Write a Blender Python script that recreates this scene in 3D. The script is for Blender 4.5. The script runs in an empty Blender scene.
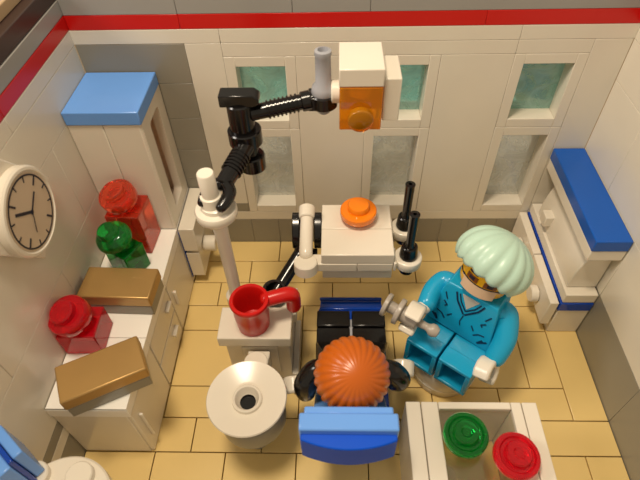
import bpy, bmesh, math
from mathutils import Matrix, Vector, Euler

# ---------------------------------------------------------------- camera, light, exposure
S = 0.1                     # one toy stud = 0.1 scene units
sc = bpy.context.scene
COL = sc.collection

cam_d = bpy.data.cameras.new('camera')
cam = bpy.data.objects.new('camera', cam_d)
COL.objects.link(cam)
cam.location = Vector((7.07913, -13.175870, 14.67929)) * S
cam.rotation_euler = (0.73341, 0.02186, 0.01838)
cam_d.sensor_width = 36.0
cam_d.sensor_fit = 'HORIZONTAL'
cam_d.lens = 512.738 / 640 * 36.0
cam_d.clip_start = 0.05
cam_d.clip_end = 200
cam_d.dof.use_dof = True
cam_d.dof.focus_distance = 14.6 * S
cam_d.dof.aperture_fstop = 2.8
sc.camera = cam

world = bpy.data.worlds.new('world')
sc.world = world
world.use_nodes = True
wn = world.node_tree.nodes
bg = wn['Background']
bg.inputs['Color'].default_value = (1.0, 0.86, 0.64, 1)
bg.inputs['Strength'].default_value = 0.42

def area(name, loc, aim, size, power, color):
    d = bpy.data.lights.new(name, 'AREA')
    d.shape = 'DISK'
    d.size = size * S
    d.energy = power
    d.color = color
    o = bpy.data.objects.new(name, d)
    COL.objects.link(o)
    o.location = Vector(loc) * S
    o.rotation_euler = (Vector(aim) - Vector(loc)).to_track_quat('-Z', 'Y').to_euler()
    return o
area('ceiling_lamp', (3.0, -8.0, 30), (7.5, -5, 0), 5.0, 45, (1.0, 0.845, 0.64))
area('room_lamp', (-17, -9, 26), (8.5, -4, 2), 9, 33, (1.0, 0.90, 0.80))

sc.view_settings.view_transform = 'Standard'
sc.view_settings.look = 'None'
sc.view_settings.exposure = 0.16
sc.view_settings.gamma = 1.0
sc.view_settings.use_curve_mapping = False

# ---------------------------------------------------------------- materials
def new_mat(name):
    m = bpy.data.materials.new(name)
    m.use_nodes = True
    return m, m.node_tree, m.node_tree.nodes['Principled BSDF']

def srgb(r, g, b):
    def f(c):
        c /= 255.0
        return c / 12.92 if c <= 0.04045 else ((c + 0.055) / 1.055) ** 2.4
    return (f(r), f(g), f(b), 1)

def plastic(name, rgb, rough=0.22, var=0.04, sss=0.0, bump=0.0):
    m, nt, b = new_mat(name)
    n = nt.nodes.new('ShaderNodeTexNoise')
    tc = nt.nodes.new('ShaderNodeTexCoord')
    nt.links.new(tc.outputs['Object'], n.inputs['Vector'])
    n.inputs['Scale'].default_value = 9.0
    n.inputs['Detail'].default_value = 3
    mix = nt.nodes.new('ShaderNodeMix')
    mix.data_type = 'RGBA'
    c = srgb(*rgb)
    mix.inputs[6].default_value = tuple(min(1, x * (1 + var)) for x in c[:3]) + (1,)
    mix.inputs[7].default_value = tuple(x * (1 - var) for x in c[:3]) + (1,)
    nt.links.new(n.outputs['Fac'], mix.inputs[0])
    nt.links.new(mix.outputs[2], b.inputs['Base Color'])
    b.inputs['Roughness'].default_value = rough
    if sss:
        b.inputs['Subsurface Weight'].default_value = sss
        b.inputs['Subsurface Radius'].default_value = (0.02, 0.015, 0.01)
    if bump:
        bp = nt.nodes.new('ShaderNodeBump')
        bp.inputs['Strength'].default_value = bump
        bp.inputs['Distance'].default_value = 0.004
        n2 = nt.nodes.new('ShaderNodeTexNoise')
        n2.inputs['Scale'].default_value = 30
        nt.links.new(tc.outputs['Object'], n2.inputs['Vector'])
        nt.links.new(n2.outputs['Fac'], bp.inputs['Height'])
        nt.links.new(bp.outputs['Normal'], b.inputs['Normal'])
    return m

def clear(name, rgb, rough=0.03, ior=1.45, bump=0.0, scale=8, tw=1.0):
    m, nt, b = new_mat(name)
    b.inputs['Base Color'].default_value = srgb(*rgb)
    b.inputs['Roughness'].default_value = rough
    b.inputs['IOR'].default_value = ior
    b.inputs['Transmission Weight'].default_value = tw
    tc = nt.nodes.new('ShaderNodeTexCoord')
    n2 = nt.nodes.new('ShaderNodeTexNoise')
    n2.inputs['Scale'].default_value = scale
    n2.inputs['Detail'].default_value = 2
    nt.links.new(tc.outputs['Object'], n2.inputs['Vector'])
    if bump:
        bp = nt.nodes.new('ShaderNodeBump')
        bp.inputs['Strength'].default_value = bump
        bp.inputs['Distance'].default_value = 0.01
        nt.links.new(n2.outputs['Fac'], bp.inputs['Height'])
        nt.links.new(bp.outputs['Normal'], b.inputs['Normal'])
    return m

WHITE = plastic('white_plastic', (228, 219, 203), 0.22)
WALLW = plastic('wall_white_plastic', (220, 212, 196), 0.20)
GREY = plastic('old_grey_plastic', (140, 134, 120), 0.28)
TGREY = plastic('top_grey_plastic', (150, 147, 142), 0.28)
TAN = plastic('tan_plastic', (228, 198, 130), 0.26, 0.05)
GROUT = plastic('dark_tan_plate', (120, 88, 48), 0.6)  # dark tan base plate that shows in the floor seams
RED = plastic('red_plastic', (196, 20, 16), 0.28)
BLUE = plastic('blue_plastic', (0, 84, 178), 0.18)
SHELL = plastic('royal_blue_plastic', (0, 78, 200), 0.5)
SHELL.node_tree.nodes['Principled BSDF'].inputs['Specular IOR Level'].default_value = 0.2
DBLUE = plastic('deep_blue_plastic', (12, 66, 170), 0.14)
LBLUE = plastic('light_blue_plastic', (106, 160, 236), 0.22)
BLACK = plastic('black_plastic', (16, 14, 14), 0.18)
DARK = plastic('dark_top_plastic', (62, 46, 42), 0.3)
LGREY = plastic('light_grey_plastic', (160, 160, 166), 0.25)
SGREY = plastic('syringe_grey_plastic', (168, 158, 146), 0.3)
GOLD = plastic('pearl_gold_plastic', (180, 144, 88), 0.38, 0.10)
GOLD.node_tree.nodes['Principled BSDF'].inputs['Metallic'].default_value = 0.55
ORANGE = plastic('orange_plastic', (246, 132, 18), 0.2)
HAIR = plastic('orange_hair_plastic', (186, 90, 14), 0.3)
MINT = plastic('mint_plastic', (184, 214, 196), 0.34)
SCRUB = plastic('azure_plastic', (20, 156, 200), 0.26)
YELLOW = plastic('yellow_plastic', (232, 176, 18), 0.25)
MASK = plastic('mask_print', (210, 180, 150), 0.35)
INK = plastic('black_print', (22, 24, 44), 0.4)
TEALINK = plastic('dark_teal_print', (8, 36, 70), 0.4)
GREYINK = plastic('grey_print', (190, 186, 176), 0.4)
TABLE = plastic('outer_table', (176, 150, 116), 0.5)
OUTGREY = plastic('outer_grey_plastic', (236, 236, 230), 0.4)
AMBERPL = plastic('brown_inside_plastic', (222, 146, 66), 0.35)
C_RED = clear('clear_red', (244, 30, 50), tw=.72)
C_NEON = clear('clear_neon_orange', (255, 104, 70), tw=.84)
C_GREEN = clear('clear_green', (20, 176, 72), tw=.88)
C_ORANGE = clear('clear_orange', (255, 164, 26), tw=.65)

def pane(name, tint, gloss, haze, hazecol, scale=14):
    """thin sheet plastic: straight-through tint, a little gloss, wavy haze"""
    m = bpy.data.materials.new(name); m.use_nodes = True
    nt = m.node_tree; nt.nodes.clear()
    N = nt.nodes.new
    out = N('ShaderNodeOutputMaterial'); tr = N('ShaderNodeBsdfTransparent'); gl = N('ShaderNodeBsdfGlossy')
    df = N('ShaderNodeBsdfDiffuse'); m1 = N('ShaderNodeMixShader'); m2 = N('ShaderNodeMixShader')
    tr.inputs['Color'].default_value = srgb(*tint)
    gl.inputs['Roughness'].default_value = 0.12
    df.inputs['Color'].default_value = srgb(*hazecol)
    tc = N('ShaderNodeTexCoord'); no = N('ShaderNodeTexNoise'); ra = N('ShaderNodeMapRange'); bp = N('ShaderNodeBump')
    no.inputs['Scale'].default_value = scale; no.inputs['Detail'].default_value = 3; no.inputs['Distortion'].default_value = 1.2
    nt.links.new(tc.outputs['Object'], no.inputs['Vector'])
    nt.links.new(no.outputs['Fac'], ra.inputs['Value'])
    ra.inputs['From Min'].default_value = .35; ra.inputs['From Max'].default_value = .7
    ra.inputs['To Min'].default_value = haze * .55; ra.inputs['To Max'].default_value = min(1, haze * 1.4)
    nt.links.new(no.outputs['Fac'], bp.inputs['Height'])
    bp.inputs['Strength'].default_value = .5 if haze > .05 else 0.02
    bp.inputs['Distance'].default_value = 0.01
    nt.links.new(bp.outputs['Normal'], gl.inputs['Normal'])
    nt.links.new(ra.outputs['Result'], m1.inputs['Fac'])
    nt.links.new(tr.outputs[0], m1.inputs[1]); nt.links.new(df.outputs[0], m1.inputs[2])
    m2.inputs['Fac'].default_value = gloss
    nt.links.new(m1.outputs[0], m2.inputs[1]); nt.links.new(gl.outputs[0], m2.inputs[2])
    nt.links.new(m2.outputs[0], out.inputs['Surface'])
    return m
C_NONE = pane('clear_colourless', (246, 244, 236), .06, .03, (230, 226, 216))
C_TEAL = pane('clear_pale_blue', (190, 230, 224), .10, .40, (190, 224, 220))
C_FROST = pane('clear_wavy', (236, 238, 236), .12, .34, (226, 226, 222), 11)

# ---------------------------------------------------------------- mesh helpers (all in studs)
I4 = Matrix.Identity(4)
def T(x, y, z): return Matrix.Translation((x, y, z))
def R(deg, ax): return Matrix.Rotation(math.radians(deg), 4, ax)
def frame(o, x, y, z):
    m = Matrix.Identity(4)
    for i, v in enumerate((x, y, z)):
        v = Vector(v).normalized()
        m[0][i], m[1][i], m[2][i] = v
    m.translation = Vector(o)
    return m
def along(a, b, up=(0, 0, 1)):
    """frame at a with Z pointing to b"""
    z = (Vector(b) - Vector(a)).normalized()
    u = Vector(up)
    if abs(z.dot(u)) > 0.95: u = Vector((0, 1, 0))
    x = u.cross(z).normalized()
    return frame(a, x, z.cross(x), z)

class MB:
    def __init__(s): s.bm = bmesh.new()
    def _add(s, verts, faces, M=I4):
        vs = [s.bm.verts.new(M @ Vector(v)) for v in verts]
        for f in faces:
            try: s.bm.faces.new([vs[i] for i in f])
            except ValueError: pass
        return s
    def box(s, x0, x1, y0, y1, z0, z1, M=I4, g=0.0):
        x0 += g; x1 -= g; y0 += g; y1 -= g; z0 += g; z1 -= g
        v = [(x, y, z) for z in (z0, z1) for y in (y0, y1) for x in (x0, x1)]
        return s._add(v, [(0, 2, 3, 1), (4, 5, 7, 6), (0, 1, 5, 4), (2, 6, 7, 3), (0, 4, 6, 2), (1, 3, 7, 5)], M)
    def prism(s, poly, a, b, M=I4, axis='x'):
        """poly of (p,q); axis x: (y,z) extruded in x; y: (x,z); z: (x,y)"""
        def P(p, q, t): return {'x': (t, p, q), 'y': (p, t, q), 'z': (p, q, t)}[axis]
        n = len(poly)
        v = [P(p, q, a) for p, q in poly] + [P(p, q, b) for p, q in poly]
        f = [tuple(range(n))[::-1], tuple(range(n, 2 * n))]
        f += [(i, (i + 1) % n, n + (i + 1) % n, n + i) for i in range(n)]
        return s._add(v, f, M)
    def lathe(s, prof, M=I4, n=32, closed=False):
        """prof: (r,z) list, spun about Z of M; r=0 ends make poles"""
        v = []; idx = []
        for r, z in prof:
            if r < 1e-6:
                idx.append([len(v)]); v.append((0, 0, z))
            else:
                idx.append(list(range(len(v), len(v) + n)))
                v += [(r * math.cos(2 * math.pi * i / n), r * math.sin(2 * math.pi * i / n), z) for i in range(n)]
        f = []
        rings = list(zip(idx, idx[1:])) + ([(idx[-1], idx[0])] if closed else [])
        for a, b in rings:
            for i in range(n):
                j = (i + 1) % n
                if len(a) == 1 and len(b) == 1: continue
                if len(a) == 1: f.append((a[0], b[j], b[i]))
                elif len(b) == 1: f.append((a[i], a[j], b[0]))
                else: f.append((a[i], a[j], b[j], b[i]))
        if not closed:
            if len(idx[0]) > 1: f.append(tuple(idx[0])[::-1])
            if len(idx[-1]) > 1: f.append(tuple(idx[-1]))
        return s._add(v, f, M)
    def cyl(s, a, b, r, r2=None, n=28, e=0.03):
        a = Vector(a); b = Vector(b); L = (b - a).length
        r2 = r if r2 is None else r2
        e = min(e, r * .4, r2 * .4, L * .4)
        return s.lathe([(r - e, 0), (r, e), (r2, L - e), (r2 - e, L)], along(a, b), n)
    def tubecyl(s, a, b, r, ri, n=28, depth=None):
        """cylinder with a round hole in its b end"""
        a = Vector(a); b = Vector(b); L = (b - a).length
        d = L * .6 if depth is None else depth
        return s.lathe([(r - .02, 0), (r, .02), (r, L - .02), (r - .02, L), (ri + .02, L), (ri, L - .02), (ri, L - d), (0, L - d)], along(a, b), n)
    def sweep(s, pts, rads, n=20, M=I4, steps=6, flat=1.0, up=(0, 0, 1)):
        P = [Vector(p) for p in pts]; rr = list(rads)
        Q = []; W = []
        for i in range(len(P) - 1):
            p0 = P[max(i - 1, 0)]; p1 = P[i]; p2 = P[i + 1]; p3 = P[min(i + 2, len(P) - 1)]
            for k in range(steps):
                t = k / steps
                Q.append(0.5 * ((2 * p1) + (p2 - p0) * t + (2 * p0 - 5 * p1 + 4 * p2 - p3) * t * t + (3 * p1 - p0 - 3 * p2 + p3) * t ** 3))
                W.append(rr[i] * (1 - t) + rr[i + 1] * t)
        Q.append(P[-1]); W.append(rr[-1])
        v = []; prev = None; N = len(Q)
        rows = []
        def ring(c, d, r, prev):
            d = d.normalized()
            x = prev - d * prev.dot(d) if prev is not None else Vector(up).cross(d)
            if x.length < 1e-4: x = Vector((1, 0, 0)).cross(d)
            x.normalize(); y = d.cross(x)
            rows.append(list(range(len(v), len(v) + n)))
            for i in range(n):
                a = 2 * math.pi * i / n
                v.append(c + x * (r * math.cos(a)) + y * (r * flat * math.sin(a)))
            return x
        d0 = (Q[1] - Q[0]).normalized(); dn = (Q[-1] - Q[-2]).normalized()
        for a in (70, 35):
            prev = ring(Q[0] - d0 * W[0] * math.sin(math.radians(a)) * .8, d0, W[0] * math.cos(math.radians(a)), prev)
        for i in range(N):
            d = Q[min(i + 1, N - 1)] - Q[max(i - 1, 0)]
            prev = ring(Q[i], d, W[i], prev)
        for a in (35, 70):
            prev = ring(Q[-1] + dn * W[-1] * math.sin(math.radians(a)) * .8, dn, W[-1] * math.cos(math.radians(a)), prev)
        f = []
        for a, b in zip(rows, rows[1:]):
            f += [(a[i], a[(i + 1) % n], b[(i + 1) % n], b[i]) for i in range(n)]
        f += [tuple(rows[0])[::-1], tuple(rows[-1])]
        return s._add(v, f, M)
    def stud(s, x, y, z, M=I4):
        return s.lathe([(0.30, 0), (0.30, .16), (.275, .19), (0, .19)], M @ T(x, y, z), 24)
    def ribbon(s, pts, w, M=I4, h=0.012):
        """thin raised print line in the local XZ plane, facing -Y of M... pts (x,z,y)"""
        for (x0, z0, y0), (x1, z1, y1) in zip(pts, pts[1:]):
            a = Vector((x0, y0, z0)); b = Vector((x1, y1, z1)); d = (b - a)
            if d.length < 1e-5: continue
            d.normalize(); nrm = Vector((0, 1, 0)); sd = d.cross(nrm).normalized() * w * .5
            o = nrm * h
            v = [a - sd - o, a + sd - o, b + sd - o, b - sd - o, a - sd + o, a + sd + o, b + sd + o, b - sd + o]
            s._add(v, [(0, 1, 2, 3), (7, 6, 5, 4), (0, 4, 5, 1), (1, 5, 6, 2), (2, 6, 7, 3), (3, 7, 4, 0)], M)
        return s

def link(name, mb, mat, parent=None, base=None, bevel=0.025, angle=38, extra_mats=()):
    bm = mb.bm
    if parent is not None: base = Vector(parent['_base'])
    elif base is None:
        xs = [v.co for v in bm.verts]
        base = Vector(((min(c.x for c in xs) + max(c.x for c in xs)) / 2, (min(c.y for c in xs) + max(c.y for c in xs)) / 2, min(c.z for c in xs)))
    else: base = Vector(base)
    bmesh.ops.recalc_face_normals(bm, faces=bm.faces)
    for v in bm.verts: v.co = (v.co - base) * S
    for f in bm.faces: f.smooth = True
    me = bpy.data.meshes.new(name)
    bm.to_mesh(me); bm.free()
    me.set_sharp_from_angle(angle=math.radians(angle))
    me.materials.append(mat)
    o = bpy.data.objects.new(name, me)
    COL.objects.link(o)
    if parent is None: o.location = base * S
    else: o.parent = parent
    o['_base'] = tuple(base)
    if bevel:
        b = o.modifiers.new('bevel', 'BEVEL')
        b.width = bevel * S; b.segments = 2; b.limit_method = 'ANGLE'; b.angle_limit = math.radians(50)
    return o

def thing(name, base, label, cat, group=None):
    o = bpy.data.objects.new(name, None)
    COL.objects.link(o)
    o.location = Vector(base) * S
    o.empty_display_size = 0.02
    o['_base'] = tuple(base)
    o['label'] = label; o['category'] = cat
    if group: o['group'] = group
    return o
def tag(o, label, cat, group=None):
    o['label'] = label; o['category'] = cat
    if group: o['group'] = group
    return o
def struct(o):
    o['kind'] = 'structure'
    return o

# ---------------------------------------------------------------- setting
G = 0.004       # half of the seam between neighbouring plastic pieces
# floor: tan tiles, laid one by one
m = MB()
done = set()
def tile(x0, x1, k0, k1):
    for k in range(k0, k1):
        for x in range(x0, x1): done.add((x, k))
    m.box(x0, x1, -k1, -k0, -.4, 0, g=.014)
for x0, x1 in ((2, 4), (4, 6), (6, 7), (7, 9), (9, 11), (11, 13), (13, 14)): tile(x0, x1, 4, 6)
tile(14, 15, 3, 7); tile(13, 15, 7, 8); tile(12, 13, 3, 4); tile(13, 14, 3, 4)
for k in range(11):
    x = 0 if (k % 2 == 1 or k in (8,)) else -1
    if k in (3,): x = 0
    if k == 6: x = 0
    if k == 7: x = -1
    while x < 15:
        a, b = max(x, 0), min(x + 2, 15)
        cells = [c for c in range(a, b) if (c, k) not in done]
        if len(cells) == b - a and cells: tile(a, b, k, k + 1)
        else:
            for c in cells: tile(c, c + 1, k, k + 1)
        x += 2
struct(link('floor', m, TAN, bevel=0.015))
m = MB(); m.box(-1, 16, -11, 1, -.9, -.41)
struct(link('baseplate', m, GROUT, bevel=0))
m = MB(); m.box(-150, 150, -150, 200, -1.4, -.91)
struct(link('ground', m, TABLE, bevel=0))

def bricks(rects, y0, y1, mb, g=G):
    for x0, x1, z0, z1 in rects: mb.box(x0, x1, y0, y1, z0, z1, g=g)
# back wall: grey base and grey column, white ledge, panels
m = MB()
bricks([(x, x + 1, -.4, 1.2) for x in range(-1, 16)], 0, 1, m)
struct(link('baseboard_back', m, GREY, bevel=.010))
m = MB()
z = 8.0
rects = []
while z > 1.7:
    z2 = max(z - 1.2, 1.6)
    if z > 6.9: rects.append((0, 3, z2, z))
    else: rects += [(0, 2, z2, z), (2, 3, z2, z)]
    z = z2
rects += [(3, 4, 1.6, 2.0)]
bricks(rects, 0, 1, m)
struct(link('wall_back_column', m, GREY, bevel=.010))
m = MB()
bricks([(0, 15, 1.2, 1.6), (3, 4, 2.0, 8.0), (6, 8, 1.6, 7.6), (10, 12, 1.6, 7.6), (14, 15, 1.6, 8.0), (4, 12, 7.6, 8.0), (12, 14, 7.6, 8.0),
        (-1, 4, 8.0, 8.4), (4, 12, 8.0, 8.4), (12, 16, 8.0, 8.4)], 0, 1, m)
struct(link('wall_back', m, WALLW, bevel=.010))
m = MB(); bricks([(0, 3, 8.4, 8.8), (3, 11, 8.4, 8.8), (11, 15, 8.4, 8.8)], 0, 1, m)
struct(link('trim_1', m, RED, bevel=.010))
m = MB(); bricks([(0, 3, 8.8, 9.6), (3, 6, 8.8, 9.6), (6, 8, 8.8, 9.6), (8, 15, 8.8, 9.6)], 0, 1, m)
struct(link('trim_2', m, TGREY, bevel=.010))
# left wall
def sidewall(xa, xb, rects, mb):
    for y0, y1, z0, z1 in rects: mb.box(xa, xb, y0, y1, z0, z1, g=G)
Y0 = -10.6
m = MB(); sidewall(-1, 0, [(y, y + 2, -.4, 1.2) for y in (-2, -4, -6, -8)] + [(Y0, -8, -.4, 1.2)], m)
struct(link('baseboard_left', m, GREY, bevel=.010))
m = MB()
r = [(-4, 0, 1.2, 1.6), (Y0, -4, 1.2, 1.6), (-4, 0, 8.0, 8.4), (Y0, -4, 8.0, 8.4)]
z = 2.0
k = 0
while z < 7.9:
    z2 = min(z + 2.4, 8.0)
    ys = [0, -3, -8, Y0] if k % 2 else [0, -5, Y0]
    for a, b in zip(ys, ys[1:]): r.append((b, a, z, z2))
    z = z2; k += 1
sidewall(-1, 0, r, m)
struct(link('wall_left', m, WALLW, bevel=.010))
m = MB(); sidewall(-1, 0, [(Y0, 1, 1.6, 2.0)], m)
struct(link('trim_3', m, GREY, bevel=.02))
m = MB(); sidewall(-1, 0, [(-4, 1, 8.4, 8.8), (Y0, -4, 8.4, 8.8)], m)
struct(link('trim_4', m, RED, bevel=.02))
m = MB(); sidewall(-1, 0, [(-4, 1, 8.8, 9.2), (Y0, -4, 8.8, 9.2)], m)
struct(link('trim_5', m, TGREY, bevel=.02))
m = MB(); m.box(-1, -.02, Y0, 1, 9.21, 9.62)
struct(link('trim_6', m, DARK, bevel=.02))
m = MB(); m.box(-3.4, -.3, Y0, 1.4, 9.63, 9.9)
struct(link('trim_7', m, TABLE, bevel=.02))
# right wall
m = MB(); sidewall(15, 16, [(-4, 0, -.4, 2.0), (-7, -4, -.4, 2.0), (Y0, -7, -.4, 2.0)], m)
struct(link('baseboard_right', m, GREY, bevel=.010))
m = MB()
r = [(-4, 0, 8.0, 8.4), (Y0, -4, 8.0, 8.4)]
z = 2.0; k = 0
while z < 7.9:
    z2 = min(z + 2.4, 8.0)
    ys = [0, -2, -6, Y0] if k % 2 else [0, -4, -8, Y0]
    for a, b in zip(ys, ys[1:]): r.append((b, a, z, z2))
    z = z2; k += 1
sidewall(15, 16, r, m)
struct(link('wall_right', m, WALLW, bevel=.010))
m = MB(); sidewall(15, 16, [(Y0, 1, 8.4, 8.8)], m)
struct(link('trim_8', m, RED, bevel=.02))
m = MB(); sidewall(15, 16, [(Y0, 1, 8.8, 9.6)], m)
struct(link('trim_9', m, TGREY, bevel=.02))
# ledge of the neighbouring street outside the windows
m = MB(); m.box(-1, 16, 1.02, 2.6, -.9, 1.7)
struct(link('trim_10', m, OUTGREY, bevel=.02))
m = MB(); m.box(-1, 16, 2.62, 14, -.9, .4)
struct(link('pavement', m, OUTGREY, bevel=.02))

wi = 1
for x in (4, 8, 12):
    for z0, z1, mat in ((1.6, 5.2, C_FROST), (5.2, 7.6, C_TEAL)):
        m = MB(); b = .30
        m.box(x + G, x + b, 0, 1, z0 + G, z1 - G); m.box(x + 2 - b, x + 2 - G, 0, 1, z0 + G, z1 - G)
        m.box(x + b, x + 2 - b, 0, 1, z0 + G, z0 + b); m.box(x + b, x + 2 - b, 0, 1, z1 - b, z1 - G)
        w = struct(link('window_%d' % wi, m, WALLW, bevel=.015))
        p = MB(); p.box(x + b - .02, x + 2 - b + .02, .55, .68, z0 + b - .02, z1 - b + .02)
        link('window_pane', p, mat, parent=w, bevel=0)
        wi += 1

# ---------------------------------------------------------------- tall corner cabinet
t = thing('tall_cabinet', (1, -1, 2.8), 'tall white corner cabinet topped by a light blue tile on the counter', 'cabinet')
m = MB()
m.box(0, .95, -2, -1.5, 2.8, 6.8, g=.008); m.box(.95, 1.94, -2, -1.5, 2.8, 6.8, g=.008)
m.box(.01, .2, -1.5, 0, 2.8, 6.8); m.box(.2, 1.7, -.2, -.01, 2.8, 6.8)
m.box(.2, 1.7, -1.5, -.2, 2.8, 2.95); m.box(.2, 1.7, -1.5, -.2, 6.6, 6.8)
link('body', m, WHITE, t)
m = MB(); m.box(1.2, 1.3, -1.5, -.2, 2.95, 6.6)
link('back_panel', m, AMBERPL, t, bevel=0)
m = MB()
def ringframe(mb, xa, xb, y0, y1, z0, z1, hy0, hy1, hz0, hz1):
    # frame panel in the yz plane with a rounded opening
    n = 6; rad = .14
    inner = []
    for cy, cz, a0 in ((hy1 - rad, hz1 - rad, 0), (hy0 + rad, hz1 - rad, 90), (hy0 + rad, hz0 + rad, 180), (hy1 - rad, hz0 + rad, 270)):
        for i in range(n + 1):
            a = math.radians(a0 + 90 * i / n)
            inner.append((cy + rad * math.cos(a), cz + rad * math.sin(a)))
    outer = []
    cy, cz = (hy0 + hy1) / 2, (hz0 + hz1) / 2
    for q, (oy, oz) in enumerate(((y1, z1), (y0, z1), (y0, z0), (y1, z0))):
        for i in range(n + 1): outer.append((oy, oz))
    N = len(inner); v = []
    for x in (xa, xb):
        v += [(x, p, q) for p, q in inner] + [(x, p, q) for p, q in outer]
    f = []
    for i in range(N):
        j = (i + 1) % N
        same = outer[i] == outer[j]
        f.append((i, N + i, j) if same else (i, N + i, N + j, j))
        f.append((2 * N + i, 2 * N + j, 3 * N + i) if same else (2 * N + i, 2 * N + j, 3 * N + j, 3 * N + i))
        f.append((i, j, 2 * N + j, 2 * N + i))
        if not same: f.append((N + i, 3 * N + i, 3 * N + j, N + j))
    mb._add(v, f)
    bmesh.ops.remove_doubles(mb.bm, verts=mb.bm.verts, dist=1e-5)
ringframe(m, 1.75, 2.0, -1.98, -.02, 2.81, 6.79, -1.45, -.55, 3.25, 6.45)
link('side_panel', m, WHITE, t, bevel=0)
m = MB(); m.box(0.01, 2.02, -2.03, -.02, 6.8, 7.2)
link('top_tile', m, LBLUE, t, bevel=.03)

# ---------------------------------------------------------------- counter
def base_unit(y0, y1, label):
    t = thing('counter_cabinet', (1, (y0 + y1) / 2, 0), label, 'cabinet', 'white base cabinets under the left counter')
    m = MB()
    m.box(.01, 1.9, y0 + .01, y1 - .01, 0, 2.39)
    link('body', m, WHITE, t)
    return t
u = base_unit(-2, 0, 'white base cabinet in the far corner under the tall light blue topped cabinet')
u1 = base_unit(-4, -2, 'white base cabinet under the clear green and orange red bricks')
u2 = base_unit(-6, -4, 'middle white base cabinet with two small drawers')
u3 = base_unit(-8, -6, 'nearest white base cabinet with plain end panel at the front of the counter')
def door(u, y0, y1, z0, z1, name, hbox):
    m = MB(); m.box(1.9, 2.0, y0 + .03, y1 - .03, z0, z1)
    d = link(name, m, WHITE, u, bevel=.02)
    if hbox:
        m = MB(); m.box(*hbox)
        link('handle', m, WHITE, d, bevel=.02)
door(u, -2, 0, .03, 2.37, 'door', None)
door(u1, -4, -2, .03, 2.37, 'door', (2.0, 2.1, -3.75, -3.65, 1.1, 1.75))
door(u2, -6, -4, 1.25, 2.37, 'drawer', (2.0, 2.12, -4.6, -4.2, 1.85, 1.97))
door(u2, -6, -4, .03, 1.2, 'drawer', (2.0, 2.12, -4.75, -4.35, .75, .87))
door(u3, -8, -6, .03, 2.37, 'door', (2.0, 2.1, -7.75, -7.68, .6, 1.9))
m = MB()
for y in range(-8, 0, 1 if False else 2):
    m.box(0.01, 2.02, y, y + 2, 2.4, 2.8, g=.008)
m.box(0.01, 2.04, -8.03, -8.02, 2.42, 2.78)
tag(link('countertop', m, plastic('counter_white', (244, 240, 232), .2), bevel=.02), 'long white countertop along the left wall holding the coloured blocks', 'countertop')

# slabs of white plastic on the side of the far base cabinet
t = thing('side_dispenser', (2.25, -1, .4), 'pair of stacked white slabs with a round knob on the cabinet side behind the pole', 'dispenser')
m = MB(); m.box(2.05, 2.55, -2.03, -.03, 1.75, 2.8); link('upper_slab', m, WHITE, t)
m = MB(); m.box(2.05, 2.5, -2.0, -.03, .4, 1.6); link('lower_slab', m, WHITE, t)
m = MB(); m.cyl((2.5, -1.3, 1.35), (2.95, -1.3, 1.35), .28); link('knob', m, WHITE, t, bevel=0)
m = MB(); m.box(2.02, 2.04, -2.0, -.03, .3, 2.6); link('shadow_gap', m, DBLUE, t, bevel=0)  # deep blue sheet stands in for the shadowed gap between the slabs

# ---------------------------------------------------------------- clock
t = thing('wall_clock', (0, -5.25, 6.82), 'round white analogue clock with black ticks and hands on the left wall', 'clock')
CU = Vector((0, .79, .613)); CR = Vector((0, .613, -.79))
CM = frame((0.0, -5.25, 6.82), CR, CU, (1, 0, 0)) @ Matrix.Diagonal((1, 1, .86, 1))    # x = 3 o'clock, y = 12, z out of the wall
m = MB(); m.box(-1, 1, -1, 1, .02, .22, M=CM); link('mount', m, WHITE, t, bevel=.03)
m = MB(); m.lathe([(.8, .2), (1.0, .2), (1.03, .24), (1.03, .42), (.99, .47), (.93, .48), (.90, .44), (0, .44)], CM, 64)
link('rim', m, WHITE, t, bevel=0)
m = MB(); m.lathe([(0, .441), (.88, .441), (.88, .455), (0, .455)], CM, 64)
face = link('clock_face', m, plastic('clock_face_print', (205, 184, 158), .3), t, bevel=0)
m = MB(); m.lathe([(.80, .455), (.84, .455), (.84, .463), (.80, .463)], CM, 64, closed=True)
link('ring', m, INK, t, bevel=0)
for h in range(12):
    a = math.radians(h * 30); L = .22 if h % 3 == 0 else .13; w = .024 if h % 3 == 0 else .016
    m = MB(); m.box(-w, w, .81 - L, .81, .455, .466, M=CM @ Matrix.Rotation(-a, 4, 'Z'))
    link('tick', m, INK, face, bevel=0)
def hand(ang, L, w, zz, nm):
    m = MB(); RM = CM @ Matrix.Rotation(-math.radians(ang), 4, 'Z')
    m.box(-w, w, -.06, L, zz, zz + .008, M=RM); link(nm, m, INK, face, bevel=0)
# angles read from the photo: 12 straight up on the dial
hand(254, .60, .036, .456, 'hour_hand')
hand(4, .46, .022, .465, 'minute_hand')
hand(154, .48, .010, .474, 'second_hand')

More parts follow.
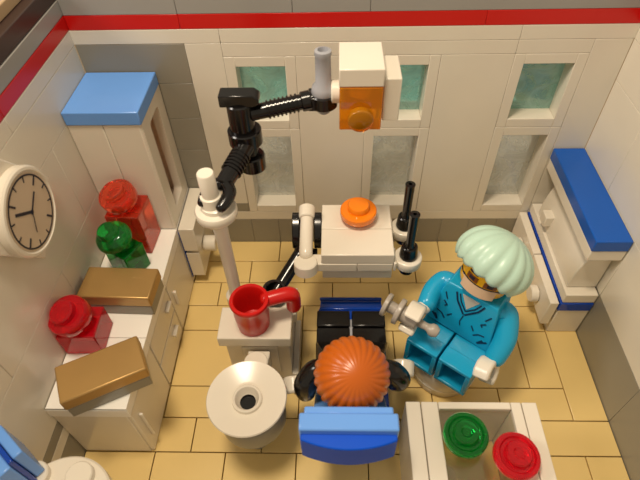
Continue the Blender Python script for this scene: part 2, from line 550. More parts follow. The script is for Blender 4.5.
# ---------------------------------------------------------------- blocks on the counter
def clear_brick(base, sx, sy, h, rot, mat, label, captilt, capc, dome=False):
    t = thing('clear_brick', base, label, 'block', 'clear blocks on the counter')
    M = T(*base) @ R(rot, 'Z')
    m = MB()
    w = .1
    # hollow brick, open below
    m.box(-sx / 2, sx / 2, -sy / 2, sy / 2, 0, h, M=M)
    link('brick', m, mat, t, bevel=.03)
    m = MB(); m.lathe([(0, 0.02), (.3, .02), (.3, .2), (0, .2)], M @ T(0, 0, h), 24); link('stud', m, mat, t, bevel=0)
    CMx = T(*capc) @ R(captilt[0], 'X') @ R(captilt[1], 'Y')
    m = MB()
    if dome:
        m.lathe([(.30, 0), (.36, .02), (.49, .10), (.51, .22), (.46, .36), (.36, .44), (.30, .46), (.29, .6), (.24, .66), (0, .67)], CMx, 32)
    else:
        m.lathe([(.30, -.05), (.30, .0), (.5, .03), (.52, .06), (.52, .34), (.49, .38), (.31, .40), (.31, .56), (.27, .6), (0, .6)], CMx, 32)
    link('round_top', m, mat, t, bevel=0)
    return t
clear_brick((1.0, -2.52, 2.8), 1, .98, 1.55, -3, C_NEON, 'see-through orange-red block with round stud cap nearest the tall cabinet', (14, -8), (.93, -2.52, 4.56))
clear_brick((1.0, -3.56, 2.8), .82, .74, .95, -28, C_GREEN, 'see-through green block with domed cap between the orange-red block and gold box', (12, -10), (.92, -3.56, 3.96), True)
clear_brick((.52, -6.02, 2.8), .98, .95, .8, 2, C_RED, 'see-through crimson block with round cap against the left wall between gold boxes', (16, -10), (.47, -6.05, 3.8))

def gold_box(base, rot, label):
    t = thing('gold_box', base, label, 'box', 'gold topped boxes on the counter')
    M = T(*base) @ R(rot, 'Z')
    m = MB(); m.box(-.97, .97, -.5, .5, 0, .4, M=M); link('base', m, GREY, t)  # white plate coloured grey, its shade put into the colour
    m = MB(); m.box(-1, 1, -.52, .52, .41, .8, M=M); link('lid', m, GOLD, t, bevel=.04)
gold_box((1.14, -4.74, 2.8), -2, 'gold topped box lying square to the wall in front of the green block')
gold_box((1.44, -7.32, 2.8), 27, 'gold topped box turned askew at the near end of the counter')

# ---------------------------------------------------------------- side stand with table top
t = thing('side_stand', (5, -5, 0), 'white square pedestal stand with tile top under the red mug', 'stand')
m = MB()
m.box(4.06, 5.82, -5.88, -4.02, 0, 2.38); link('body', m, WHITE, t)
m = MB(); m.box(3.92, 5.9, -6.02, -5.0, 2.4, 2.8); link('top_tile', m, WHITE, t, bevel=.03)
m = MB(); m.box(5.82, 6.0, -5.95, -4.05, .0, .7); m.box(4.5, 5.5, -5.95, -5.88, .8, 2.2)
link('side_panel', m, WHITE, t)
m = MB(); m.box(4.05, 5.98, -4.98, -4.02, 2.0, 2.39, g=.0); link('back_plate', m, WHITE, t)

# red mug
t = thing('mug', (4.95, -5.58, 2.8), 'red mug with an angular handle on the white side stand', 'mug')
mx, my = 4.88, -5.55
m = MB(); m.lathe([(0, 0), (.40, 0), (.43, .04), (.47, .6), (.47, .95), (.50, 1.02), (.52, 1.1), (.50, 1.15), (.42, 1.15), (.39, 1.1), (.37, .5), (.33, .2), (0, .16)], T(mx, my, 2.8), 40)
link('cup', m, RED, t, bevel=0)
m = MB()
hd = Vector((.95, .30, 0)).normalized()
pc = Vector((mx, my, 2.8))
m.sweep([pc + hd * .42 + Vector((0, 0, .95)), pc + hd * .85 + Vector((0, 0, .96)), pc + hd * 1.06 + Vector((0, 0, .92)), pc + hd * 1.14 + Vector((0, 0, .78)), pc + hd * 1.14 + Vector((0, 0, .35))], [.20, .20, .21, .20, .20], 20)
link('handle', m, RED, t, bevel=0)

# sink basin dish joined to the stand
t = thing('spit_basin', (4.9, -7.55, 0), 'round white dish basin with a centre drain hole in front of the stand', 'basin')
bx, by = 4.9, -7.62
m = MB(); m.lathe([(.22, 2.34), (.40, 2.36), (.55, 2.42), (.97, 2.66), (1.0, 2.70), (.98, 2.74), (.93, 2.73), (.5, 2.56), (.38, 2.56), (.37, 2.66), (.34, 2.68), (.30, 2.66), (.24, 2.50), (.2, 2.44)], T(bx, by, 0), 56, closed=True)
link('dish', m, WHITE, t, bevel=0)
m = MB(); m.lathe([(0, 2.30), (.35, 2.30), (.35, 2.44), (.20, 2.44), (.20, 2.38), (0, 2.38)], T(bx, by, 0), 28); link('drain', m, BLACK, t, bevel=0)
m = MB(); m.lathe([(0, 1.55), (.82, 1.55), (.86, 1.6), (.86, 2.2), (.82, 2.28), (0, 2.29)], T(bx + .05, by, 0), 44); m.cyl((bx, by, 0), (bx, by, 1.55), .3); link('drum', m, GREY, t, bevel=0)
m = MB(); m.box(4.7, 5.3, -6.5, -6.04, 1.5, 2.2); m.cyl((5.0, -6.55, 2.2), (5.0, -6.55, 2.55), .32); m.box(4.7, 5.3, -6.85, -6.25, 2.2, 2.3)
m.box(4.85, 5.1, -6.95, -6.5, 1.8, 2.2)
link('bracket', m, WHITE, t)

# ---------------------------------------------------------------- lamp on a jointed arm
t = thing('dental_lamp', (4.25, -4.5, 2.39), 'dental lamp with orange lens on a jointed black arm and white pole', 'lamp')
m = MB()
m.cyl((4.25, -4.5, 2.4), (4.25, -4.5, 2.75), .30)
m.lathe([(.20, 0), (.17, .3), (.18, 2.6), (.21, 3.2), (.24, 3.4)], T(4.25, -4.5, 2.7), 28)
link('pole', m, WHITE, t, bevel=0)
m = MB(); m.lathe([(.26, 0), (.42, .06), (.50, .16), (.51, .32), (.48, .38), (.34, .40), (.33, .50), (.30, .52), (0, .52)], T(4.25, -4.5, 5.82), 36)
link('collar', m, WHITE, t, bevel=0)
m = MB(); m.lathe([(.28, 0), (.25, .3), (.2, .32), (.2, .95), (.18, .98), (0, .98)], T(4.2, -4.5, 6.3), 28); link('peg', m, WHITE, t, bevel=0)
# lower arm from the peg up to the joint
A = Vector((4.33, -4.45, 6.52)); B = Vector((4.90, -2.95, 6.85))
m = MB()
d = (B - A).normalized()
m.cyl(A + d * .3, B, .21, .24, 24)
for i in range(6): m.cyl(A + d * (.75 + .1 * i), A + d * (.8 + .1 * i), .26, None, 24, .01)
# clip jaws around the peg
AM = along(A, B)
for sgn in (-1, 1):
    m.sweep([AM @ Vector((sgn * .06, 0, .38)), AM @ Vector((sgn * .24, 0, .2)), AM @ Vector((sgn * .27, 0, -.05)), AM @ Vector((sgn * .24, 0, -.28))], [.17, .16, .15, .12], 14)
link('lower_arm', m, BLACK, t, bevel=0)
m = MB()
jx, jy = 4.86, -2.75
m.cyl((jx + .1, jy - .1, 6.05), (jx + .1, jy - .1, 6.5), .34, .34)
m.cyl((jx + .1, jy - .1, 6.45), (jx + .08, jy, 6.82), .2, .2)
m.cyl((jx, jy, 6.78), (jx, jy, 7.2), .42)
m.cyl((jx - .03, jy, 7.15), (jx - .03, jy, 7.95), .31)
m.prism([(-.38, 7.92), (.42, 7.92), (.55, 8.0), (.55, 8.12), (.42, 8.22), (-.38, 8.22)], jy - .2, jy + .2, T(jx - .08, 0, 0), 'y')
link('joint_column', m, BLACK, t)
m = MB()
a = Vector((jx + .2, jy, 7.63)); b = Vector((6.62, -2.46, 7.83)); d = (b - a).normalized()
m.cyl(a, b, .19, .19, 24)
for i in range(8): m.cyl(a + d * (.42 + .1 * i), a + d * (.47 + .1 * i), .225, None, 24, .01)
m.cyl(b - d * .35, b - d * .1, .24, .24, 24)
m.cyl((6.82, -2.43, 7.62), (6.82, -2.43, 7.98), .33, .33, 28)
m.box(6.45, 6.85, -2.68, -2.2, 7.62, 7.97)
link('upper_arm', m, BLACK, t)
m = MB()
m.lathe([(0, 0), (.1, .02), (.16, .08), (.17, .2), (.17, .4), (.26, .5), (.30, .62), (.27, .76), (.19, .86), (.18, 1.5), (.2, 1.56), (.19, 1.64), (.12, 1.66), (.1, 1.56), (0, 1.56)], T(6.82, -2.43, 7.4), 28)
link('hinge_pin', m, LGREY, t, bevel=0)
m = MB(); m.cyl((7.0, -2.5, 8.05), (7.3, -2.5, 8.05), .27); link('connector', m, WHITE, t, bevel=0)
HM = T(7.68, -2.45, 8.08)
m = MB(); m.box(-.5, .5, -.62, .62, .42, .85, M=HM); m.box(-.48, .48, .1, .6, -.45, .42, M=HM); link('lamp_housing', m, WHITE, t)
m = MB(); m.box(-.49, .49, -.62, .08, -.72, .41, M=HM); m.lathe([(0, 0), (.3, 0), (.3, .18), (.27, .2), (0, .2)], HM @ T(0, -.62, -.36) @ R(90, 'X'), 28)
lens = link('lens', m, C_ORANGE, t, bevel=.03)
m = MB(); m.lathe([(.0, -.12), (.26, -.12), (.26, .12), (0, .12)], HM @ T(0, -.27, .22), 24); link('lens_core', m, YELLOW, lens, bevel=0)
m = MB(); m.box(.51, .90, -.5, .55, -.55, .55, M=HM); link('back_plate', m, WHITE, t)

# ---------------------------------------------------------------- instrument tray on its arm
t = thing('instrument_tray', (5.4, -4.4, 2.39), 'white instrument tray on a black jointed arm carrying an orange knob', 'tray')
m = MB(); m.tubecyl((5.35, -4.45, 2.42), (5.35, -4.45, 2.95), .33, .22)
m.cyl((5.35, -4.4, 2.62), (6.05, -3.3, 3.1), .20)
m.cyl((6.05, -3.3, 3.05), (6.25, -2.75, 3.95), .20)
for s_ in (-1, 1):
    m.prism([(-3.25, 3.3), (-3.1, 3.15), (-2.75, 3.6), (-2.5, 3.9), (-2.55, 4.1), (-2.75, 4.1), (-3.1, 3.85), (-3.25, 3.6)], 6.27 + s_ * .32 - .11, 6.27 + s_ * .32 + .11, axis='x')
m.box(5.97, 6.57, -3.5, -3.2, 3.1, 3.25)
link('arm', m, BLACK, t)
m = MB()
m.sweep([(6.27, -3.85, 3.72), (6.27, -2.6, 4.03)], [.19, .19], 24)
m.cyl((6.27, -4.15, 3.35), (6.27, -4.1, 3.72), .33)
m.cyl((6.27, -2.75, 4.02), (6.27, -2.35, 4.1), .24)
m.box(6.3, 7.7, -4.13, -3.75, 3.3, 3.62)
m.box(6.5, 6.75, -2.75, -2.3, 3.3, 3.6)
link('handle', m, WHITE, t)
m = MB(); m.box(6.72, 8.72, -4.06, -2.1, 2.9, 3.28, g=.008); m.box(7.71, 8.7, -4.12, -3.7, 3.3, 3.62); m.box(6.76, 8.7, -3.68, -2.12, 3.29, 3.6)
link('underside', m, WHITE, t)
m = MB(); m.box(6.7, 8.72, -3.12, -2.12, 3.62, 4.0, g=.005); m.box(6.7, 8.72, -4.12, -3.12, 3.62, 4.0, g=.005)
link('tray_top', m, WHITE, t)
for yy in (-3.85, -2.7):
    m = MB()
    m.box(8.72, 8.80, yy - .3, yy + .3, 3.35, 3.68)
    m.lathe([(.22, 0), (.37, 0), (.39, .03), (.39, .28), (.37, .31), (.22, .31)], T(9.14, yy, 3.36), 28, closed=True)
    link('tool_clip', m, WHITE, t)
    k_ = thing('dental_tool', (9.14, yy, 2.9), 'black upright dental tool in the %s clip of the white tray' % ('front' if yy < -3 else 'rear'), 'tool', 'black dental tools on the tray')
    m = MB(); m.cyl((9.14, yy, 3.0), (9.14, yy, 3.33), .2, .2); m.cyl((9.14, yy, 3.3), (9.14, yy, 3.72), .15, .15); m.cyl((9.14, yy, 3.69), (9.14, yy, 4.1), .26, .22)
    link('grip', m, BLACK, k_, bevel=0)
    m = MB(); m.lathe([(.17, 0), (.12, .15), (.13, 1.05), (.14, 1.12), (.05, 1.13), (.04, 1.0), (0, 1.0)], T(9.14, yy, 4.05) @ Matrix.Diagonal((1, 1, 1.12, 1)), 20)
    link('tip', m, BLACK, k_, bevel=0)
m = MB()
m.lathe([(.34, 0), (.38, .02), (.40, .14), (.5, .17), (.52, .2), (.52, .36), (.49, .39), (.31, .40), (.31, .54), (.28, .58), (0, .585)], T(7.76, -2.72, 4.0), 40)
tag(link('round_stud', m, ORANGE, bevel=0), 'bright orange round stud piece on top of the white tray', 'knob')

# ---------------------------------------------------------------- patient chair
t = thing('dental_chair', (7.55, -6.3, 0), 'blue reclining dental chair with light blue headrest under the patient', 'chair')
m = MB(); m.box(6.7, 8.5, -7.9, -5.2, 0, .78); link('base', m, BLACK, t)
m = MB(); m.box(6.57, 8.57, -8.0, -3.95, .8, 1.18); link('seat', m, DBLUE, t)
m = MB()
prof = [(-3.95, .80), (-3.95, 1.17)]
for i in range(9):
    a = i / 8
    prof.append((-3.95 + .85 * math.sin(a * math.pi / 2), 1.17 - .75 * (1 - math.cos(a * math.pi / 2))))
prof += [(-3.1, .3), (-3.4, .3)]
m.prism(prof, 6.62, 8.57)
m.box(6.6, 8.58, -4.0, -3.9, 1.16, 1.24); m.box(6.6, 8.58, -3.62, -3.52, 1.14, 1.22)
link('footrest', m, DBLUE, t)
m = MB()
m.prism([(-7.1, 1.2), (-6.65, 1.2), (-8.2, 2.85), (-8.45, 3.0), (-8.7, 3.1), (-8.7, 2.6)], 6.55, 8.4)
link('backrest', m, LBLUE, t)
m = MB(); m.box(6.33, 8.41, -9.04, -8.66, 3.1, 4.26); m.box(6.43, 8.32, -8.68, -8.50, 3.6, 4.22)
link('headrest', m, LBLUE, t, bevel=.04)
m = MB()
arc = [(6.36, -8.8), (8.38, -8.8)]
for i in range(15):
    u = 1 - 2 * i / 14
    arc.append((7.37 + 1.01 * u, -9.36 + .20 * u * u))
m.prism(arc, 3.14, 4.05, axis='z')
link('back_shell', m, SHELL, t, bevel=.03)

# ---------------------------------------------------------------- toy people
def leg_mesh(M, sgn, hollow=True):
    m = MB()
    xa, xb = (.03, .97) if sgn > 0 else (-.97, -.03)
    prof = [(-.38, .05), (-.30, 0), (.92, 0), (.92, 1.0), (.5, 1.0)]
    for i in range(7):
        a = math.radians(90 + 90 * i / 6)
        prof.append((0 + .45 * math.cos(a), .55 + .45 * math.sin(a)))
    m.prism(prof, xa, xb, M)
    # foot end: wall ring with a hollow sole
    y0, y1, w = .92, 1.44, .13
    m.box(xa, xb, y0, y1, 0, w, M=M); m.box(xa, xb, y0, y1, 1.08 - w, 1.08, M=M)
    m.box(xa, xa + w, y0, y1, w, 1.08 - w, M=M); m.box(xb - w, xb, y0, y1, w, 1.08 - w, M=M)
    return m
def torso_mesh(M):
    m = MB()
    v = []
    for z, hx, y0, y1 in ((.0, .97, -.47, .47), (.12, .97, -.48, .48), (1.45, .76, -.46, .46), (1.6, .70, -.42, .42)):
        v += [(-hx, y0, z), (hx, y0, z), (hx, y1, z), (-hx, y1, z)]
    f = [(3, 2, 1, 0), (12, 13, 14, 15)]
    for k in range(3):
        for i in range(4):
            j = (i + 1) % 4
            f.append((4 * k + i, 4 * k + j, 4 * k + 4 + j, 4 * k + 4 + i))
    m._add(v, f, M)
    m.lathe([(.34, 0), (.34, .16), (.3, .2)], M @ T(0, 0, 1.55), 24)
    return m
def head_mesh(M):
    m = MB()
    m.lathe([(.40, 0), (.52, .03), (.62, .14), (.65, .28), (.65, .82), (.62, .94), (.52, 1.04), (.40, 1.08), (.31, 1.09), (.31, 1.25), (0, 1.26)], M, 40)
    return m
def hand_mesh(wrist, centre, axis, r=.30):
    """toy claw hand: wrist peg and a C shaped grip around axis"""
    m = MB()
    wrist = Vector(wrist); centre = Vector(centre); ax = Vector(axis).normalized()
    d = (centre - wrist).normalized()
    d2 = (d - ax * d.dot(ax)).normalized()
    m.sweep([wrist - d * .1, wrist + d * .1], [.19, .19], 18)
    s_ = ax.cross(d2)
    pts = []
    for i in range(9):
        a = math.radians(50 + 260 * i / 8)
        pts.append(centre + d2 * (math.cos(a) * (r - .09)) + s_ * (math.sin(a) * (r - .09)))
    FM = I4
    n = len(pts); hw = .22; th = .10
    v = []
    for p in pts:
        o = (p - centre).normalized()
        for q, w_ in ((-1, -1), (1, -1), (1, 1), (-1, 1)):
            v.append(p + o * th * q + ax * hw * w_)
    f = [(3, 2, 1, 0), tuple(range(4 * n - 4, 4 * n))]
    for k in range(n - 1):
        for i in range(4):
            j = (i + 1) % 4
            f.append((4 * k + i, 4 * k + j, 4 * k + 4 + j, 4 * k + 4 + i))
    m._add(v, f)
    return m
def dome(M, rx, ry, rz, n, amp, maxdeg, scallop, seg=6, twist=0.0, hem=0.0, frontcut=0.0):
    """ridged cap: n lobes radiating from the crown"""
    m = MB(); N = n * seg; rows = []
    v = [(0, 0, rz)]
    K = 22
    for k in range(1, K + 1):
        row = []
        for i in range(N):
            ph = 2 * math.pi * i / N
            lob = abs(math.sin(ph * n / 2))
            fr = max(0.0, math.cos(ph - math.pi / 2))
            mx_ = math.radians(maxdeg - frontcut * fr + scallop * lob)
            th = mx_ * k / K
            w = min(1, th / .55)
            rad = 1 + amp * (lob - .5) * w
            ph2 = ph + twist * th
            x = rx * rad * math.sin(th) * math.cos(ph2); y = ry * rad * math.sin(th) * math.sin(ph2)
            zz = rz * math.cos(th) * (1 if math.cos(th) > 0 else .9)
            row.append(len(v)); v.append((x, y, zz))
        rows.append(row)
    # inner rim
    row = []
    for q in rows[-1]:
        x, y, zz = v[q]
        row.append(len(v)); v.append((x * .86, y * .86, zz + .02))
    rows.append(row)
    row = []
    for q in rows[-1]:
        x, y, zz = v[q]
        row.append(len(v)); v.append((x * .9, y * .9, zz + .25))
    rows.append(row)
    f = [(0, rows[0][i], rows[0][(i + 1) % N]) for i in range(N)]
    for a, b in zip(rows, rows[1:]):
        f += [(a[i], b[i], b[(i + 1) % N], a[(i + 1) % N]) for i in range(N)]
    f.append(tuple(rows[-1]))
    m._add(v, f, M)
    return m
def face_patch(m, M, r, a0, a1, z0, z1, off=.006, n=10):
    """print on the head cylinder; angle 90 = straight ahead (+Y)"""
    v = []; f = []
    for i in range(n + 1):
        a = math.radians(a0 + (a1 - a0) * i / n)
        for rr in (r - .02, r + off):
            for z in (z0, z1): v.append((rr * math.cos(a), rr * math.sin(a), z))
    for i in range(n):
        b = 4 * i
        f += [(b + 2, b + 3, b + 7, b + 6), (b, b + 4, b + 5, b + 1), (b + 1, b + 5, b + 7, b + 3), (b, b + 2, b + 6, b + 4)]
    f += [(0, 1, 3, 2), (4 * n, 4 * n + 2, 4 * n + 3, 4 * n + 1)]
    m._add(v, f, M)

# --- patient
px, py, pz = 7.54, -6.2, 1.21
PM = T(px, py, pz)
t = thing('patient_figure', (px, py, pz), 'seated toy patient with orange hair and black clothes in the blue chair', 'toy figure')
link('leg', leg_mesh(PM, -1), BLACK, t, bevel=.03); link('leg', leg_mesh(PM, 1), BLACK, t, bevel=.03)
m = MB(); m.box(-.06, .06, -.2, 1.2, .3, .98, M=PM); link('hips', m, LGREY, t, bevel=0)
TM = PM @ T(0, -.05, .95) @ R(41, 'X')
link('torso', torso_mesh(TM), BLACK, t, bevel=.03)
HMx = TM @ T(0, 0, 1.7) @ R(-10, 'X')
link('head', head_mesh(HMx), YELLOW, t, bevel=0)
hm = HMx @ T(-.07, 0.02, .52) @ R(8, 'Y') @ R(-3, 'X')
link('hair', dome(hm, .86, .86, .84, 25, .055, 109, 6, twist=.12), HAIR, t, bevel=0, angle=80)
for s_, wr, hc in ((-1, (6.33, -7.22, 2.2), (6.00, -6.98, 2.05)), (1, (8.66, -6.9, 2.2), (8.93, -6.42, 1.95))):
    sh = TM @ Vector((s_ * .86, 0, 1.22))
    wr = Vector(wr); hc = Vector(hc)
    el = sh.lerp(wr, .5) + Vector((s_ * .16, -.12, .05))
    m = MB(); m.sweep([sh + Vector((-s_ * .1, 0, .05)), sh + Vector((s_ * .1, -.03, -.08)), el, wr], [.26, .30, .30, .26], 24); link('arm', m, BLACK, t, bevel=0)
    link('hand', hand_mesh(wr, hc, (.1 * s_, .95, .3), .30), WHITE, t, bevel=.06)

# --- dentist
hx, hy, hz = 10.70, -5.12, 1.2
f_ = Vector((-.60, -.80, 0)).normalized(); l_ = Vector((.80, -.60, 0)).normalized()
# local frame: +Y forward, +X figure's right-hand... keep right handed: X = forward x up
DX = f_.cross(Vector((0, 0, 1)))
DM = frame((hx, hy, hz), DX, f_, (0, 0, 1))
t = thing('dentist_figure', (hx, hy, hz), 'toy dentist in bright blue scrubs and mint surgical cap sitting on the round stool', 'toy figure')
link('leg', leg_mesh(DM, -1), SCRUB, t, bevel=.03); link('leg', leg_mesh(DM, 1), SCRUB, t, bevel=.03)
m = MB(); m.box(-.9, .9, -.42, .3, .5, 1.0, M=DM); link('hips', m, SCRUB, t)
TM = DM @ T(0, -.02, 1.0) @ R(7, 'X') @ R(-3, 'Y')
torso = link('torso', torso_mesh(TM), SCRUB, t, bevel=.03)
def onfront(x, z): return .482 - (z / 1.6) * .02 + .003
def stroke(m, pts, w): m.ribbon([(x, z, onfront(x, z)) for x, z in pts], w, TM)
m = MB()
for s_ in (-1, 1):
    stroke(m, [(s_ * .40, 1.46), (s_ * .30, 1.2), (s_ * .02, .84)], .045)
    stroke(m, [(s_ * .30, 1.46), (s_ * .20, 1.22), (0, .98)], .03)
    stroke(m, [(s_ * .62, .95), (s_ * .50, .84), (s_ * .56, .78)], .03)
    stroke(m, [(s_ * .72, .50), (s_ * .56, .46), (s_ * .44, .33)], .03)
    stroke(m, [(s_ * .84, .34), (s_ * .62, .14), (s_ * .72, .32)], .05)
    stroke(m, [(s_ * .66, 1.26), (s_ * .56, 1.05)], .03)
    stroke(m, [(s_ * .30, .62), (s_ * .40, .48)], .03)
stroke(m, [(0, .8), (.03, .55), (-.02, .4)], .025)
link('print', m, TEALINK, torso, bevel=0)
m = MB(); v = [(x, onfront(x, z) + .004, z) for x, z in ((-.24, 1.5), (.24, 1.5), (0, 1.06))]
v += [(x, y - .02, z) for x, y, z in v]
m._add(v, [(0, 1, 2), (5, 4, 3), (0, 3, 4, 1), (1, 4, 5, 2), (2, 5, 3, 0)], TM); link('undershirt', m, GREYINK, torso, bevel=0)
HMx = TM @ T(0, .0, 1.68) @ R(3, 'Z') @ R(4, 'X') @ R(-3, 'Y')
head = link('head', head_mesh(HMx), YELLOW, t, bevel=0)
m = MB(); face_patch(m, HMx, .65, 48, 132, .10, .42, .012); face_patch(m, HMx, .65, 38, 142, .36, .42, .014); link('mask', m, MASK, head, bevel=0)
m = MB()
for c in (68, 112):
    face_patch(m, HMx, .65, c - 7, c + 7, .50, .60, .012, 4)
    face_patch(m, HMx, .65, c - 13, c + 11, .68, .73, .012, 4)
face_patch(m, HMx, .65, 20, 46, .40, .43, .016); face_patch(m, HMx, .65, 134, 160, .40, .43, .016)
face_patch(m, HMx, .65, 40, 140, .425, .45, .016)
link('face_print', m, INK, head, bevel=0)
m = MB()
for c in (68, 112): face_patch(m, HMx, .65, c - 15, c + 15, .47, .64, .008, 5)
link('glasses', m, plastic('brown_print', (120, 66, 20), .35), head, bevel=0)
hm = HMx @ T(.02, -.10, .76) @ R(26, 'X') @ R(-11, 'Y')
link('cap', dome(hm, 1.0, 1.0, .84, 15, .075, 118, 6, twist=0.0, frontcut=8), MINT, t, bevel=0, angle=80)
up = Vector((0, 0, 1))
# the arm that holds the syringe (picture left)
shA = TM @ Vector((.82, 0, 1.22)); shB = TM @ Vector((-.82, 0, 1.22))
if (shA - Vector((9.98, -4.55, 3.5))).length > (shB - Vector((9.98, -4.55, 3.5))).length: shA, shB = shB, shA
wrA = Vector((9.52, -5.18, 3.15)); hcA = Vector((9.20, -5.45, 3.15))
inn = (Vector((hx, hy, 0)) - Vector((shA.x, shA.y, 0))).normalized()
m = MB(); m.sweep([shA + inn * .12, shA - inn * .12 + f_ * .08 - up * .08, shA.lerp(wrA, .5) - inn * .14 + up * -.02, wrA + (shA - wrA) * .06], [.24, .275, .265, .25], 24); link('arm', m, SCRUB, t, bevel=0)
sA = Vector((8.42, -5.22, 3.30)); sB = Vector((9.62, -5.92, 3.12))
sd = (sB - sA).normalized()
hcA = sA.lerp(sB, .58)
link('hand', hand_mesh(wrA, hcA, sd, .46), WHITE, t, bevel=.06)
inn = (Vector((hx, hy, 0)) - Vector((shB.x, shB.y, 0))).normalized()
wrB = Vector((11.32, -6.32, 2.38))
m = MB(); m.sweep([shB + inn * .12, shB - inn * .08 - up * .1, shB.lerp(wrB, .5) - inn * .16 - up * .05, wrB], [.26, .31, .30, .27], 24); link('arm', m, SCRUB, t, bevel=0)
hcB = wrB + f_ * .38 - l_ * .02 - up * .22
link('hand', hand_mesh(wrB, hcB, (l_ + up * .3), .41), WHITE, t, bevel=.06)

# syringe
t = thing('syringe', tuple(sA), 'light grey toy syringe held over the patient by the dentist', 'syringe')
SM = along(sA, sB); L = (sB - sA).length
m = MB(); m.lathe([(0, 0), (.31, 0), (.33, .02), (.33, .10), (.31, .12), (.17, .12), (.16, .34), (.36, .37), (.37, .39), (.37, .48), (.35, .50), (.225, .51), (.225, .95), (.2, .98), (0, .98)], SM, 32)
link('barrel', m, SGREY, t, bevel=0)
m = MB(); m.lathe([(.12, .95), (.10, 1.2), (.11, L - .12), (.17, L - .04), (.18, L + .06), (.12, L + .17), (0, L + .2)], SM, 24)
link('nozzle', m, SGREY, t, bevel=0)

# stool
t = thing('stool', (10.42, -5.4, 0), 'round white drum stool under the dentist figure', 'stool')
m = MB(); m.lathe([(.9, 0), (.93, .04), (.93, .36), (.97, .4), (.99, .44), (.99, 1.14), (.96, 1.19), (0, 1.19)], T(10.42, -5.40, 0), 48)
link('drum', m, WHITE, t, bevel=0)
m = MB(); m.lathe([(0.9, .395), (.995, .4), (.995, .43), (.9, .435)], T(10.42, -5.4, 0), 48, closed=True); link('rib', m, WHITE, t, bevel=0)

# ---------------------------------------------------------------- display case in front
t = thing('display_case', (10.5, -8.9, 0), 'low white display case with a glass top in front of the dentist', 'display case')
X0, X1, YB, YF, ZT = 8.87, 12.17, -7.45, -10.3, 2.2
m = MB()
m.box(X0, X0 + .38, YF, YB, 0, ZT, g=.006); m.box(X0 + .39, X0 + .82, YF, YB, 0, ZT, g=.006)
m.box(X1 - .38, X1, YF, YB, 0, ZT, g=.006); m.box(X1 - .66, X1 - .39, YF, YB, 0, ZT, g=.006)
m.box(X0 + .82, X1 - .66, YB - .2, YB, 0, ZT, g=.006)
m.box(X0 + .82, X1 - .66, YF, YF + .3, 0, ZT, g=.006)
link('body', m, WHITE, t)
m = MB(); m.box(X0 + .83, X1 - .67, YF + .31, YB - .21, 1.98, 2.08)
link('glass_top', m, C_NONE, t, bevel=0)
m = MB(); m.box(X0 + .83, X1 - .67, YF + .31, YB - .21, .01, .1); link('bottom_plate', m, TAN, t, bevel=0)
m = MB()
for yy in (-8.65, -9.25, -9.85):
    m.lathe([(0, 0), (.3, 0), (.3, .16), (.27, .19), (0, .19)], T(X0 + 1.15, yy, .11), 24)
link('clear_stud', m, C_NONE, t, bevel=0)
def jewel(x, y, z, mat, label, tx, ty):
    m = MB(); m.lathe([(.28, 0), (.34, .02), (.36, .14), (.5, .18), (.53, .22), (.53, .36), (.5, .4), (.42, .40), (.38, .36), (.31, .36), (.30, .5), (.27, .54), (.14, .54), (.1, .50), (0, .50)], T(x, y, z) @ R(tx, 'X') @ R(ty, 'Y'), 40)
    tag(link('round_jewel', m, mat, bevel=0), label, 'block', 'clear round pieces on the display case')
jewel(10.20, -8.38, 2.14, C_GREEN, 'see-through green round piece on the glass of the display case', 3, -2)
jewel(11.22, -8.90, 2.26, C_RED, 'see-through red round piece on the glass beside the green one', 3, 3)

# ---------------------------------------------------------------- wall cabinet on the right
t = thing('wall_cabinet', (14.5, -2, 2.0), 'white cabinet with bright blue tile top and curved front on the right wall', 'cabinet')
m = MB(); m.box(14, 14.98, -4.02, -.03, 4.02, 4.42); link('top_tile', m, BLUE, t, bevel=.03)
m = MB(); m.box(14.02, 14.98, -4.0, -.03, 3.62, 4.0); link('top_plate', m, WHITE, t)
m = MB(); m.box(14.02, 14.98, -4.0, -.03, 1.62, 2.0); link('bottom_plate', m, WHITE, t)
m = MB()
prof = [(14.98, 3.6), (14.55, 3.6)]
for i in range(9):
    a = i / 8 * math.pi / 2
    prof.append((14.55 - .45 * math.sin(a), 2.05 + 1.5 * math.cos(a)))
prof += [(14.1, 2.02), (14.98, 2.02)]
m.prism(prof, -3.7, -.5, axis='y')
link('curved_front', m, WHITE, t)
m = MB(); m.box(13.88, 14.35, -1.5, -1.1, 2.35, 2.75); link('knob', m, WHITE, t)
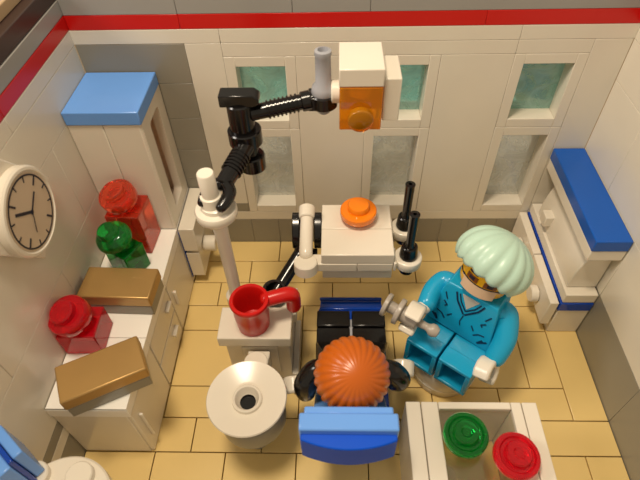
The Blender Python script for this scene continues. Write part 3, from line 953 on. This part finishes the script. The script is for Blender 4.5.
t = thing('low_cabinet', (14.4, -2, 0), 'low white cabinet with a blue stripe and round studs under the blue topped one', 'cabinet')
m = MB(); m.box(14.02, 14.98, -4.0, -.03, 0, 1.2); link('body', m, WHITE, t)
m = MB(); m.box(13.98, 14.98, -4.03, -.03, 1.22, 1.6); link('blue_plate', m, DBLUE, t)
m = MB(); m.box(13.68, 13.95, -4.0, -2.02, .45, 1.58); m.box(13.68, 13.95, -1.98, -.03, .45, 1.58); link('front_panel', m, WHITE, t)
for yy in (-1.05, -3.15):
    m = MB(); m.cyl((13.66, yy, .95), (13.42, yy, .95), .28); link('knob', m, WHITE, t, bevel=0)

# ---------------------------------------------------------------- bottom left corner: round table and blue seat
t = thing('round_table', (1.0, -10.0, 0), 'white round table with studs at the near left corner', 'table')
m = MB()
m.lathe([(1.05, 2.42), (1.12, 2.44), (1.12, 2.76), (1.08, 2.8), (0, 2.8)], T(1.15, -10.22, 0), 56)
for sx in (-.5, .5):
    for sy in (-.5, .5):
        m.stud(1.15 + sx - .2, -10.22 + sy + .15, 2.8)
link('tabletop', m, WHITE, t, bevel=0)
m = MB(); m.cyl((1.15, -10.22, 0), (1.15, -10.22, 2.42), .4); link('leg', m, WHITE, t, bevel=0)
t = thing('toy_seat', (.45, -10.2, 3.0), 'light blue seat back with a dark blue layer at the bottom left edge', 'seat')
QM = T(.26, -9.55, 3.0) @ R(-38, 'Z')
m = MB(); m.box(-.6, .42, -.28, .0, 0, 1.15, M=QM); link('back_panel', m, LBLUE, t, bevel=.03)
m = MB(); m.box(-.62, .35, .01, .1, 0, 1.2, M=QM); link('blue_layer', m, DBLUE, t, bevel=.01)
m = MB(); m.box(-.6, .3, .11, .32, 0, 1.15, M=QM); link('front_panel', m, LBLUE, t, bevel=.03)
m = MB(); m.lathe([(.3, 0), (.3, .5), (.2, .55), (0, .56)], T(.26, -10.1, 3.0), 24)
link('knob', m, ORANGE, t, bevel=0)

for o in bpy.data.objects:
    if '_base' in o: del o['_base']
